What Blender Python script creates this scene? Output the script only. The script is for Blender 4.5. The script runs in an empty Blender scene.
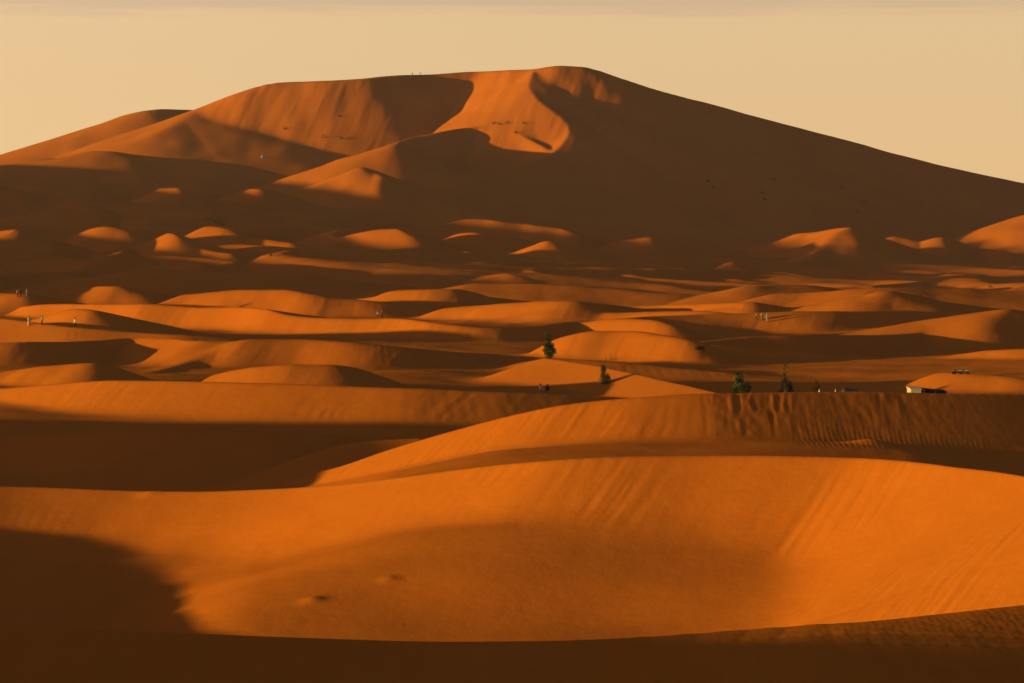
import bpy, bmesh, math, random
from mathutils import Vector,Matrix
import numpy as np
F=3000.0; VH=200.0; UC=512.0; ZC=26.0
SUN_E=4.0; SUN_A=12.0      # sun elevation, and how far the sun stands on the camera's side of due left
QUAL=1.0
scene=bpy.context.scene; C=scene.collection
rng=np.random.RandomState(7)
f32=np.float32
# ------------------------------------------------------------------ helpers for the height function
def X(u,y): return (u-UC)*y/F
def Z(v,y): return ZC-(v-VH)*y/F
def smooth(t): t=np.clip(t,0,1); return t*t*(3-2*t)
_lat=rng.rand(512,512).astype(f32)
def vnoise(x,y):
    xi=np.floor(x).astype(np.int32); yi=np.floor(y).astype(np.int32)
    fx=(x-xi).astype(f32); fy=(y-yi).astype(f32)
    fx=fx*fx*(3-2*fx); fy=fy*fy*(3-2*fy)
    a=_lat[xi&511,yi&511]; b=_lat[(xi+1)&511,yi&511]; c=_lat[xi&511,(yi+1)&511]; d=_lat[(xi+1)&511,(yi+1)&511]
    return (a+(b-a)*fx+(c-a)*fy+(a-b-c+d)*fx*fy)*2-1
def fbm(x,y,o=3):
    s=0;a=1.0;n=0
    for k in range(o):
        s=s+a*vnoise(x*2**k+17.3*k,y*2**k-9.1*k); n+=a; a*=.5
    return s/n
# base surface: table over u (pixel bearing) and distance
BU=np.array([-3000,-1000,-300,0,130,256,400,512,640,768,900,1024,1400,3000],float)
BT=[ # y,  z at each bearing
 (0,   [20]*14),
 (50,  [8,8,8,8,8,8,8,8,8,8,8,8,8,8]),
 (100, [4,3,-3,-5,-5,-4,-2,-1,0,0,1,2,4,4]),
 (165, [4,-4,-6,-6,-6,-6,-6,-6,-6,-6,-5,-4,0,4]),
 (190, [4,-4,-6,-6,-6,-6,-5.6,-5.2,-5,-4.4,-3,-1.8,1,4]),
 (204, [4,-1,-5,-6,-6,-5.0,-4.6,-4.1,-3.8,-2.9,-.7,.2,1,4]),
 (218, [6,-1,-4,-5.5,-5,-2.6,-1.0,-.2,.1,.3,.9,1.4,3,4]),
 (224, [6,-1,-4,-5.2,-5,-2.4,.3,1.3,1.7,1.8,2,2,3,4]),
 (235, [6,-1,-4,-4.5,-4.5,-3,0,1.6,2.2,2.2,2,1,3,4]),
 (262, [6,2,-2.5,-3.5,-3.5,-2.6,1.2,2.6,3.1,3.2,2.8,1.6,2,4]),
 (273, [6,2,-2.5,-3.5,-3.5,-2.8,1.0,2.9,3.5,3.6,3.1,2.0,2,4]),
 (290, [6,4,-2,-6,-6,-5,-2,-1,0,0,0,0,2,4]),
 (340, [6,4,-1,-1.5,-1.5,-1.5,-1,-1,-1,-1,-1,-1,1,4]),
 (400, [6,4,0,0,-.5,-.5,-1,-1,-1.6,-2,-2,-2,1,4]),
 (440, [6,4,0,-.5,-.5,-.5,-.6,-1,-2,-2.2,-1.8,-1.2,1,4]),
 (470, [6,4,0,-.5,-.5,-.5,-.5,-1,-1.8,-1.4,-.8,-.2,1,4]),
 (500, [6,4,0,-.5,-.5,-.5,-.5,-.6,-1.2,-.9,-.5,.3,1,4]),
 (530, [6,4,0,-.5,-.5,-.5,-.5,-.6,-2,-3.2,-3.5,-3,1,4]),
 (590, [6,4,0,-.5,-.5,-.7,-1,-1,-1.4,-2.4,-3,-3,1,4]),
 (620, [6,4,.5,0,-1,-1,-1,-1,-1,-1,-1.2,-1.2,1,4]),
 (660, [6,5,1,0,-1,-1,-1,-1,-1,-1,-1,-1,0,4]),
]
# crest level of the far dune field, as elevation px over bearing (0,256,512,768,1024)
CAPY=[760,850,1000,1200,1400,1600,1720]
CAPV=np.array([[290,294,296,296,295],[268,276,283,291,293],[243,253,265,278,287],[215,222,240,260,271],
 [190,200,225,249,259],[170,182,210,240,248],[166,178,205,235,245]],float)
CAPZ=np.array([[Z(v,y) for v in row] for row,y in zip(CAPV,CAPY)])
RELIEF=9.0
for k,y in enumerate(CAPY):
    r=CAPZ[k]-RELIEF*(.45 if k==0 else .9 if k==1 else 1)
    b=list(np.interp([0,130,256,400,512,640,768,900,1024],[0,256,512,768,1024],r))
    BT.append((y,[r[0]+8,r[0]+6,r[0]+2]+b+[r[4]-2,r[4]-2]))
BT+=[(2200,[20,20,20,20,20,20,20,15,8,6,3,0,-2,4]),(3000,[5]*14)]
BY=np.array([r[0] for r in BT],float); BZ=np.array([r[1] for r in BT],float)
def pchip_slopes(x,y):
    h=np.diff(x); d=np.diff(y,axis=0)/h.reshape(-1,*([1]*(y.ndim-1)))
    m=np.zeros_like(y); m[0]=d[0]; m[-1]=d[-1]
    hh=h.reshape(-1,*([1]*(y.ndim-1)))
    w1=2*hh[1:]+hh[:-1]; w2=hh[1:]+2*hh[:-1]
    ok=(d[1:]*d[:-1])>0
    with np.errstate(divide='ignore',invalid='ignore'):
        hm=(w1+w2)/(w1/d[:-1]+w2/d[1:])
    m[1:-1]=np.where(ok,hm,0); return m
def pchip(x,y,xq,m=None):
    x=np.asarray(x,float); y=np.asarray(y,float)
    if m is None: m=pchip_slopes(x,y)
    xq=np.clip(xq,x[0],x[-1]); i=np.clip(np.searchsorted(x,xq)-1,0,len(x)-2)
    h=x[i+1]-x[i]; t=(xq-x[i])/h
    if y.ndim>1: h=h[...,None]; t=t[...,None]
    return (2*t**3-3*t**2+1)*y[i]+(t**3-2*t**2+t)*h*m[i]+(-2*t**3+3*t**2)*y[i+1]+(t**3-t**2)*h*m[i+1]
_fy=np.concatenate([np.linspace(0,400,401),np.linspace(403,3000,867)])
_fu=np.linspace(-3000,3000,1201)
_rows=pchip(BY,BZ,_fy); _tab=pchip(BU,_rows.T.copy(),_fu).T.astype(f32)    # [y,u]
def base(x,y):
    yy=np.clip(y,1,3000); u=np.clip(x*F/yy+UC,-3000,2999.9)
    fi=np.where(yy<400,yy,400+(yy-400)/3.0); fi=np.clip(fi,0,len(_fy)-1.001); fj=(u+3000)/5.0
    i=fi.astype(np.int32); j=fj.astype(np.int32); a=fi-i; b=fj-j
    return (_tab[i,j]*(1-a)*(1-b)+_tab[i+1,j]*a*(1-b)+_tab[i,j+1]*(1-a)*b+_tab[i+1,j+1]*a*b).astype(f32)
RIDGES=[]
def R(name,pts,mf=.55,mb=.18,r=.0,H=None,pf=.6,res=None,k=None):
    """a dune crest through (bearing px, elevation px, distance m[, front slope]); mf on the right hand of travel"""
    P=np.array([(X(p[0],p[2]),p[2],Z(p[1],p[2]),(p[3] if len(p)>3 else mf)) for p in pts],float)
    L=np.concatenate([[0],np.cumsum(np.hypot(*np.diff(P[:,:2],axis=0).T))])
    n=res or max(10,min(110,int(len(pts)*7))); s=np.linspace(0,L[-1],n)
    s=np.sort(np.concatenate([s,L])); s=s[np.concatenate([[True],np.diff(s)>L[-1]*.2/n])]
    Q=pchip(L,P,s)
    b=base(Q[:,0],Q[:,1]); h=np.maximum(Q[:,2]-b,.3)+.4
    if H is not None: h=np.maximum(h,H)
    RIDGES.append(dict(k=k,name=name,Q=Q,h=h,mb=mb,r=r,pf=pf,H=H or .3))
exec_ridges=[]
def RW(name,pts,**k): R(name,[(p[0]*F/p[1]+UC,VH+(ZC-p[2])*F/p[1],p[1]) for p in pts],**k)
def tip(pts,mf=.5,mb=.3,r=.7,y0=None):
    n=len(pts)//2; u,v,y=max(pts,key=lambda p:-p[1]); yy=np.arange(800,1650,5.0)
    cv=np.array([np.interp(u,[0,256,512,768,1024],[np.interp(q,CAPY,CAPV[:,j]) for j in range(5)]) for q in yy])
    if y0 is None: y0=yy[np.argmin(np.abs(cv-(v+11)))]
    a,b=pts[0],pts[-1]; pts=[(a[0]-38,a[1]+6,a[2]+14)]+list(pts)+[(b[0]+42,b[1]+6,b[2]-12)]
    R('tip',[(p[0],p[1],p[2]*y0/y) for p in pts],mf=mf,mb=mb,r=r)
#RIDGES_BEGIN
# --- foreground dune under the camera
R('near',[(-1800,1100,58),(-900,660,60),(-300,625,60),(0,627,60),(150,633,60),(300,639,60),(450,643,60),(560,642,60),(650,638,60),(750,631,60),(850,624,60),(950,615,61),(1024,607,62),(1400,560,66),(2200,500,75)],mf=.10,mb=.6,r=1.5)
# --- front dune
R('front',[(-500,458,264,.35),(-200,482,266,.25),(0,486,267,.28),(120,490,264,.33),(200,491,260,.38),(260,489,256,.42),(300,487,252.5,.46),(350,483,247,.5),(400,477,241,.52),(450,470,237,.55),(500,464,234,.58),(560,459,231,.6),(620,456,230,.6),(700,455,229,.6),(770,455,227.5,.6),(850,457,225,.6),(900,460,221.5,.6),(950,466,216.5,.58),(1000,472,210.5,.55),(1024,476,207,.54),(1150,485,185,.5),(1400,490,175,.5)],mb=.25,pf=.85,k=1.1,res=130)
# --- second dune
R('second',[(225,493,310),(280,486,304),(300,476,302),(340,466,299),(390,449,295),(440,434,291),(480,423,288),(520,413,285),(560,405,283),(600,400,282),(650,396,281),(700,393,281),(760,392,282),(850,391,284),(950,393,286),(1024,394,288),(1150,400,292),(1500,400,306)],mf=.58,mb=.2,res=140)
R('second_b',[(228,493,316),(250,485,315),(270,472,314),(300,458,313),(330,448,312),(350,443,311.5),(380,440,311),(420,438,311)],mf=.3,mb=.55,r=.3)
# --- third band
R('third',[(-400,380,410),(-100,392,395),(0,388,386),(60,383,380),(120,380,374),(200,381,369),(280,383,365),(350,386,362.5),(420,388,361),(480,391,361),(540,393,362),(580,395,363),(640,398,365)],mf=.52,mb=.2,res=100)
R('third_b',[(-300,430,334),(0,436,325),(60,434,323),(130,430,321),(180,429,321),(260,432,321),(330,436,322),(420,441,325)],mf=.62,mb=.08,r=.4)
# --- fourth
R('hump_a',[(-120,360,425),(-30,374,423),(20,369,422),(40,366,420),(70,364,418),(95,363,416),(110,366,417),(120,372,421),(127,382,427)],mf=.5,mb=.3,r=1)
R('hump_b',[(200,380,420),(240,370,415),(270,366,412),(300,364,411),(330,364,411),(350,366,412),(370,373,415),(395,385,422)],mf=.45,mb=.25,r=1)
R('stripe',[(545,357,438),(600,366,426),(640,375,418),(680,384,410),(725,395,402)],mf=.35,mb=.3)
R('fifth',[(550,359,462),(600,362,461),(700,370,460),(800,377,462),(900,381,466),(1000,384,470)],mf=.35,mb=.1)
R('sixth_b',[(150,373,452),(190,362,464),(215,352,468),(235,343,470),(250,340,470),(300,340,470),(350,342,469),(400,347,468),(440,351,470),(475,354,478),(510,356,488),(545,358,494),(570,362,496)],mf=.5,mb=.25,r=1.5)
R('sixth',[(-120,345,475),(0,342,472),(30,341,474),(60,341,479),(100,339,487),(130,337,490),(150,338,486),(170,339,481),(205,341,473),(240,342,472)],mf=.5,mb=.2)
R('seventh',[(-150,318,560),(-50,317,548),(0,318,542),(30,321,536),(60,325,531),(100,329,528),(140,332,526),(180,334,524),(225,338,522)],mf=.4,mb=.15)
R('hump_c',[(10,326,582),(35,320,572),(50,316,566),(65,311,558),(82,309,551),(95,310.5,547),(107,316,546),(125,323,551),(160,333,562)],mf=.55,mb=.22,r=1.5)
R('eighth',[(20,306,662),(50,304,650),(100,304,634),(150,304,622),(200,308,611),(240,307,604),(260,308,599),(290,315,591),(330,318,584),(400,319,573),(440,323,567),(480,326,565),(520,327,567),(560,323,576),(600,320,584),(640,318,590)],mf=.6,mb=.15)
R('hump_d',[(555,350,512),(565,338,506),(575,335,504),(600,331,500),(630,331,497),(665,336,492),(690,341,489),(702,346,490)],mf=.6,mb=.35,r=1.5)
R('hump_e',[(530,334,584),(560,326,581),(590,321.5,578),(620,319,572),(650,320,565),(672,325,560),(685,329,562),(692,337,568)],mf=.6,mb=.35,r=1.5)
R('sweep',[(690,350,500),(705,344,512),(760,348,508),(814,353,502),(870,358,497),(930,358,492),(960,354,489),(985,350,487),(1024,348,484),(1150,346,478)],mf=.5,mb=.3,r=1)
R('ninth',[(660,346,535),(700,342,540),(750,337,548),(800,335,553),(840,335.5,560),(880,335,570),(920,333,582),(960,332,590),(990,331,588),(1024,330,582),(1150,328,570)],mf=.45,mb=.12,r=1)
R('tenth',[(600,322,600),(660,316,612),(735,313,616),(814,311,618),(900,311,622),(960,314,625),(1040,318,625),(1200,318,625)],mf=.5,mb=.1,r=1.5)
R('hump_f',[(920,390,440),(935,380,436),(948,374,433),(970,374,430),(1000,376,428),(1024,379,426),(1100,385,425)],mf=.45,mb=.3,r=1.5)
R('hump_g',[(755,311,668),(814,307,656),(840,301,648),(860,296,643),(888,291,638),(910,294,642),(940,301,650),(975,306,658),(1020,310,664)],mf=.55,mb=.16,r=1.5)
R('hump_h',[(965,326,600),(990,315,594),(1010,309,590),(1017,312,594),(1030,322,600)],mf=.55,mb=.16,r=1.5)
R('edge_r',[(780,294,735),(814,292,735),(860,288,732),(890,287,730),(1024,290,735),(1200,290,740)],mf=.2,mb=.3,r=1.5)
R('hump_i',[(345,301,735),(380,296,725),(400,290,714),(450,289,708),(470,292.5,711),(490,297,718),(545,303,728)],mf=.55,mb=.14,r=1.5)
R('long_c',[(190,294,700),(240,290,694),(280,289.5,690),(330,297,684),(380,301,680),(440,305,684)],mf=.55,mb=.14,r=1.5)
R('long_k',[(610,313,640),(660,311,634),(700,311,628),(760,316.5,622),(800,322,618)],mf=.55,mb=.14,r=1.5)
R('edge_m',[(440,290,790),(480,284,780),(520,284,776),(600,288,772),(650,292,770),(700,294,770),(735,289,766),(760,285,762),(800,285,765),(850,290,770)],mf=.22,mb=.3,r=1.5)
R('hump_j',[(450,308,668),(485,305,662),(515,303,655),(550,301,650),(575,301,646),(595,303,648),(620,306,654),(670,311,660)],mf=.55,mb=.14,r=1.5)
R('hump_k',[(590,309,672),(650,305.5,664),(700,303,656),(730,302,650),(755,302,646),(770,304.5,649),(800,308,656),(860,314,664)],mf=.55,mb=.14,r=1.5)
R('hump_l',[(10,292,770),(20,288,766),(60,289,760),(90,287,752),(115,286,745),(125,288,747),(135,293,752),(150,299,760)],mf=.55,mb=.16,r=1.5)
R('hump_m',[(-80,290,690),(0,293,680),(25,294,676),(50,303,680),(62,308,685)],mf=.55,mb=.16,r=1.5)
# --- far small dunes in the shade
tip([(75,179,1580),(88,173,1580),(97,170,1580),(112,173,1580),(128,180,1580)],y0=1590)
tip([(110,178,1560),(122,172.5,1560),(140,172,1560),(158,179,1560)],y0=1560)
tip([(150,197,1450),(164,187,1450),(178,186.5,1450),(195,196,1450)])
tip([(-30,193,1450),(0,187,1450),(14,188,1450),(30,196,1450)])
tip([(20,214,1200),(60,206,1200),(90,204,1200),(110,212,1200)])
tip([(430,150+75,1200),(470,218,1200),(520,222,1200)])
tip([(-40,240,1060),(0,231,1050),(16,229,1045),(30,239,1040),(50,246,1032),(80,258,1022)])
tip([(80,236,1100),(95,228,1095),(110,226,1090),(130,230,1085),(145,240,1080)])
tip([(155,240,1060),(165,233,1055),(175,235,1050),(190,247,1045)])
tip([(195,236,1090),(205,226,1085),(220,227,1080),(250,236,1075)])
tip([(200,222,1290),(208,212,1280),(215,205,1275),(230,195,1270),(245,190,1265),(262,188,1258),(280,193,1258),(300,204,1265),(330,220,1275)],.4)
tip([(340,240,1060),(355,233,1055),(375,229,1050),(392,228,1045),(402,234,1040),(430,246,1040)])
tip([(445,242,1120),(460,234,1115),(475,232,1110),(500,236,1110),(525,244,1110)])
tip([(500,256,1010),(510,253,1010),(530,247,1005),(546,240,1000),(570,246,1005),(600,254,1010)])
tip([(470,283,840),(485,276,835),(510,273,830),(530,278,832),(545,284,838)],.3)
tip([(600,246,1080),(618,240,1075),(650,236,1070),(670,240,1075),(700,253,1080)])
tip([(849,227,1350),(842,231,1335),(832,239,1318),(822,248,1300),(813,257,1280),(806,264,1265)],.45,.4,r=2,y0=1350)
tip([(780,240,1400),(797,234,1385),(820,231,1370),(849,227,1350),(875,238,1358),(915,252,1370)],.4,.3,y0=1350)
tip([(885,242,1450),(895,235,1448),(920,240,1448),(940,236,1445),(960,244,1445)],y0=1430)
tip([(950,241,1400),(968,236,1390),(990,229,1380),(1024,214,1370),(1080,205,1360),(1200,225,1360)],.4,y0=1510)
tip([(700,270,900),(722,266,900),(733,261.5,898),(745,266,898),(775,271,900)],y0=1120)
tip([(80,268,930),(92,263,925),(110,256,925),(122,251,922),(135,258,925),(160,268,930)],.35)
tip([(140,275,870),(170,262,880),(195,262,872),(213,270,866),(235,280,860)],.35)
tip([(130,272,830),(150,268,826),(190,276,818),(230,288,810)],.2,.12)
tip([(200,276,845),(215,272,842),(260,274,836),(330,280,830),(400,288,824)],.15,.1)
# --- the great dune
R('great',[(200,108,1840),(240,93,1830),(278,82,1835),(330,80,1832),(365,78,1835),(395,75,1848),(430,74,1865),(475,71,1872),(505,70,1855),(530,69,1838),(560,65,1830),(580,66,1830),(610,75,1832),(650,88,1838),(680,96,1844),(700,101,1850),(750,115,1872),(800,128,1895),(850,141,1920),(900,155,1950),(1024,183,2020),(1200,215,2100)],mf=.6,mb=.3,pf=.75,r=3,res=140)
R('spine',[(533,71,1825),(529,85,1800),(536,97,1780),(550,108,1762),(563,119,1745),(569,130,1728),(564,141,1710),(553,151,1692),(535,160,1668),(510,167,1645),(480,172,1628),(455,171,1630),(435,166,1642)],mf=.55,mb=.38,pf=.8,res=70)
R('rim',[(396,146,1596),(399,142,1606),(401,141,1650),(402,141,1702),(415,136,1722),(440,131,1735),(475,126,1755),(505,129,1746),(530,139,1722),(553,151.5,1696)],mf=.65,mb=.42,res=80)
R('tongue',[(325,165,1604),(345,157,1600),(372,151.5,1596),(390,145,1598),(399,142,1604)],mf=.6,mb=.3,r=1.5)
R('star',[(300,186,1500),(325,180,1500),(350,171,1500),(362,166,1498),(375,172,1490),(386,178,1480),(392,190,1475)],mf=.4,mb=.35)
R('far_left',[(-500,240,2100),(-100,190,2080),(0,162,2050),(15,157,2043),(40,146,2030),(70,139,2010),(100,127,1985),(130,114,1960),(148,110,1950),(165,109,1965),(200,110,2000),(240,115,2030)],mf=.4,mb=.3,r=3,res=70)
R('spur',[(212,106,1838),(200,111,1822),(185,120,1800),(160,133,1766),(140,150,1738),(120,168,1715)],mf=.35,mb=.26,r=4)
R('shoulder',[(-300,190,1660),(-100,176,1660),(0,168,1655),(15,162,1650),(50,157,1640),(65,158,1640),(78,155,1635),(92,150,1628),(110,150,1625),(130,153,1625),(160,156,1630),(190,158,1635),(240,163,1640)],mf=.25,mb=.3)
# --- off to the left: dunes that shade the hollows
RW('off_near',[(-20,12,22),(-42,32,23.2),(-49,47,22.0),(-51,53,21.2),(-55,62,19.8),(-62,75,14)],mf=.4,mb=.4)
RW('off_hollow',[(-84,252,1.5),(-82,240,1.2),(-80,228,.6),(-78,205,.8),(-77,196,.6),(-76,186,-1.5),(-75,172,-5)],mf=.4,mb=.4)
RW('off_mid',[(-105,262,1),(-108,278,2.5),(-110,290,9),(-112,315,10.5),(-118,335,7.2),(-122,350,4.2),(-125,365,1)],mf=.4,mb=.4)
RW('off_far',[(-195,740,12),(-200,768,17.5),(-215,800,20),(-250,850,21),(-290,950,22),(-305,1010,25.5),(-340,1200,40),(-370,1330,47),(-385,1400,54),(-420,1560,59),(-440,1650,58)],mf=.4,mb=.4)
#RIDGES_END
def profile(t,pf): return np.where(t<pf,t,pf+(1-pf)*(1-np.exp(-np.maximum(t-pf,0)/(1-pf))))
_capg=np.array([[np.interp(u,[-3000,0,256,512,768,1024,3000],[r[0]+6,r[0],r[1],r[2],r[3],r[4],r[4]]) for u in np.linspace(-3000,3000,301)] for r in [[np.interp(y,CAPY,CAPZ[:,j]) for j in range(5)] for y in np.linspace(760,1720,97)]]).astype(f32)
def cap(x,y):
    yy=np.clip(y,760,1719.9); u=np.clip(x*F/np.maximum(y,1)+UC,-3000,2999.9)
    fi=(yy-760)/10; fj=(u+3000)/20; i=fi.astype(np.int32); j=fj.astype(np.int32); a=fi-i; b=fj-j
    return _capg[i,j]*(1-a)*(1-b)+_capg[i+1,j]*a*(1-b)+_capg[i,j+1]*(1-a)*b+_capg[i+1,j+1]*a*b
def far_field(x,y,z):
    w=smooth((y-780)/60)*(1-smooth((y-1600)/90))
    a=math.radians(28); p=(x*math.cos(a)+y*math.sin(a)); q=(-x*math.sin(a)+y*math.cos(a))
    out=z
    for k,(lam,off,hh) in enumerate(((95,.0,0.0),(66,.4,1.5))):
        ph=p/lam+off+.9*vnoise(p/150+5*k,q/95+2.7*k)+.35*vnoise(p/50+3,q/33+k)
        t=ph-np.floor(ph)                     # gentle windward rise from the left, steep lee
        g=np.where(t<.62,smooth(t/.62),1-smooth((t-.62)/.38))
        top=cap(x,y)-hh-1.8*(1+vnoise(p/70+9+k,q/60))*.8
        out=smax(out,z+(top-z)*g*w,1.2)
    return out
def smax(a,b,k):
    h=np.maximum(k-np.abs(a-b),0)/k
    return np.maximum(a,b)+h*h*k*.25
def seg_eval(x,y,bs,A,B,mb,r,pf,H):
    dx,dy=B[0]-A[0],B[1]-A[1]; L2=dx*dx+dy*dy+1e-9; L=math.sqrt(L2)
    px=x-A[0]; py=y-A[1]
    t=np.clip((px*dx+py*dy)/L2,0,1)
    qx=px-t*dx; qy=py-t*dy; d=np.sqrt(qx*qx+qy*qy)+1e-6
    side=(qx*dy-qy*dx)/L/d        # +1 on the right hand
    w=.5+.5*side
    m=mb+(A[3]+(B[3]-A[3])*t-mb)*w
    if r>0: d=np.sqrt(d*d+r*r)-r
    zc=A[2]+(B[2]-A[2])*t
    h=np.maximum(zc-bs,H)+.5
    return zc-h*profile(m*d/h,pf)
def height_grid(x,y,u_ax,y_ax):
    """x,y: 2-D arrays [row(y),col(u)]"""
    z=base(x,y); bs=z.copy()
    amp=smooth((y-700)/250)
    z=far_field(x,y,z)+amp*(.5*fbm(x/21+13,y/11,2))
    z=z+(1-amp)*.28*fbm(x/14,y/7,2)*smooth((y-150)/60)
    z=z.astype(f32)
    # the wind never draws a clean line: bend the crests a little in plan
    wa=smooth((y-330)/120)*y*(1-.8*smooth((y-1450)/110))
    q=np.maximum(y,60)
    lx=x/22+3; ly=y/26
    X0,Y0=x,y
    xw=(x+wa*.0013*(vnoise(lx,ly)+.5*vnoise(lx*2.3,ly*2.1))).astype(f32)
    yw=(y+wa*.0055*(vnoise(lx+40,ly*.6+9)+.5*vnoise(lx*2.1+9,ly*1.3))).astype(f32)
    for rd in RIDGES:
        Q,h,mb,r,pf=rd['Q'],rd['h'],rd['mb'],rd['r'],rd['pf']
        lay=None
        # whole-ridge window
        rad=[4.2*hh/min(q[3],mb) for q,hh in zip(Q,h)]
        ylo=min(q[1]-ra for q,ra in zip(Q,rad)); yhi=max(q[1]+ra for q,ra in zip(Q,rad))
        I0,I1=np.searchsorted(y_ax,[ylo,yhi])
        if I1-I0<2: continue
        yl=max(y_ax[I0],1.0)
        us=[]
        for q,ra in zip(Q,rad):
            for yy in (max(q[1]-ra,yl),q[1]+ra):
                us+= [(q[0]-ra)*F/yy+UC,(q[0]+ra)*F/yy+UC]
        J0,J1=np.searchsorted(u_ax,[min(us),max(us)])
        if J1-J0<2: continue
        lay=np.full((I1-I0,J1-J0),-1e3,f32)
        for k in range(len(Q)-1):
            A,B=Q[k],Q[k+1]; ra=max(rad[k],rad[k+1])
            y0=min(A[1],B[1])-ra; y1=max(A[1],B[1])+ra
            i0,i1=np.searchsorted(y_ax,[y0,y1]); i0=max(i0,I0); i1=min(i1,I1)
            if i1-i0<1: continue
            ya=max(y_ax[i0],1.0); yb=y_ax[min(i1,len(y_ax)-1)]
            x0=min(A[0],B[0])-ra; x1=max(A[0],B[0])+ra
            ul=min(x0*F/ya,x0*F/yb)+UC; uh=max(x1*F/ya,x1*F/yb)+UC
            j0,j1=np.searchsorted(u_ax,[ul,uh]); j0=max(j0,J0); j1=min(j1,J1)
            if j1-j0<1: continue
            v=seg_eval(xw[i0:i1,j0:j1],yw[i0:i1,j0:j1],bs[i0:i1,j0:j1],A,B,mb,r,pf,rd['H']).astype(f32)
            s=lay[i0-I0:i1-I0,j0-J0:j1-J0]; np.maximum(s,v,out=s)
        sub=z[I0:I1,J0:J1]; kk=(.25+y[I0:I1,J0:J1]*.0006).astype(f32)
        if rd['k']: kk=kk*0+f32(rd['k'])
        sub[:]=smax(sub,lay,kk)
    z=z+(wa*.00026*(fbm(x/9+7,y/7,3)+.6*fbm(x/28,y/16+5,2))).astype(f32)
    # wind softens everything a little
    k=np.array([.25,.5,.25],f32); far=np.clip((y_ax-900)/600,0,1)[:,None].astype(f32)
    for it in range(3):
        zz=z.copy(); zz[1:-1]=k[0]*z[:-2]+k[1]*z[1:-1]+k[2]*z[2:]; z=z+(zz-z)*(.35+.65*far)
        zz=z.copy(); zz[:,1:-1]=k[0]*z[:,:-2]+k[1]*z[:,1:-1]+k[2]*z[:,2:]; z=z+(zz-z)*.5
    return z
def detail(x,y,z):
    """avalanche streaks and small hummocks, only on steep sand"""
    Y=y[:,:1]; dzdy=np.gradient(z,axis=0)/np.maximum(np.gradient(Y,axis=0),1e-3)
    dzdx=np.gradient(z,axis=1)/np.maximum(np.gradient(x,axis=1),1e-4); slope=np.hypot(dzdx,dzdy)
    steep=smooth((slope-.34)/.15)*smooth((dzdy+.1)/.2)
    near=(1-smooth((y-330)/150))*smooth((y-120)/40)
    st=fbm((x-.6*y)*1.5+40+.5*vnoise(x*.22,y*.22),y*.12+.3*vnoise(x*.4,y*.1),4)
    patchy=smooth((vnoise(x*.13+5,y*.11)+.1)/.7)
    u0=x*F/np.maximum(y,1)+UC
    z=z+steep*near*(1-.8*smooth((u0-640)/60)*smooth((y-262)/8))*st*(.012+.045*patchy)
    mid=smooth((y-340)/60)*(1-smooth((y-900)/200))
    z=z+steep*mid*fbm((x-.35*y)*.55+11,y*.05,3)*.07
    far=smooth((y-1550)/100)
    z=z+steep*far*fbm((x-.2*y)*.16+3,y*.02,3)*.32
    # sand slides and trampled gullies on the second dune
    u=x*F/np.maximum(y,1)+UC
    g=(.35+.9*smooth((vnoise(x*.25+3,y*.2)+.3)/.8))*smooth((u-690)/40)*(1-smooth((u-900)/60))*smooth((y-262)/6)*(1-smooth((y-284)/4))
    gl=vnoise((x+.25*y)*.85+7+.8*vnoise(x*.3,y*.4),y*.16)+.5*vnoise(x*1.9+1,y*.35)
    z=z+g*steep*(-.06*np.abs(gl)+.02*vnoise(x*1.9,y*.9))
    for (hu,hy,ha,hr) in ((313,213,.2,.5),(389,215.5,.14,.45),(150,262,.15,.5),(872,273,.5,1.3)):
        z=z+ha*np.exp(-(((x-X(hu,hy))/hr/1.6)**2+((y-hy)/hr)**2))
    # wheel tracks along the near crest
    rp=smooth((u-770)/60)*(1-smooth((u-980)/60))*smooth((y-268)/3)*(1-smooth((y-277)/3))
    z=z+rp*.009*np.sin(x*13+1.5*vnoise(x*.7,y*.5))
    tr=smooth((u-430)/160)*(y>45)*(y<75)
    d0=(np.interp(x[:1]*F/60+UC,[430,650,850,1024,1400],[60,59.6,59.8,61,65]))
    for off,wd in ((1.0,.10),(1.75,.10),(3.6,.12),(4.4,.12)):
        dd=(y-(d0-off-.15*vnoise(x*.2+off,y*0)))
        z=z-tr*.035*np.exp(-(dd/wd)**2)*(.85+.15*np.sin(x*17+off))+tr*.012*np.exp(-((np.abs(dd)-wd*2)/wd)**2)
    return z.astype(f32)
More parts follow.
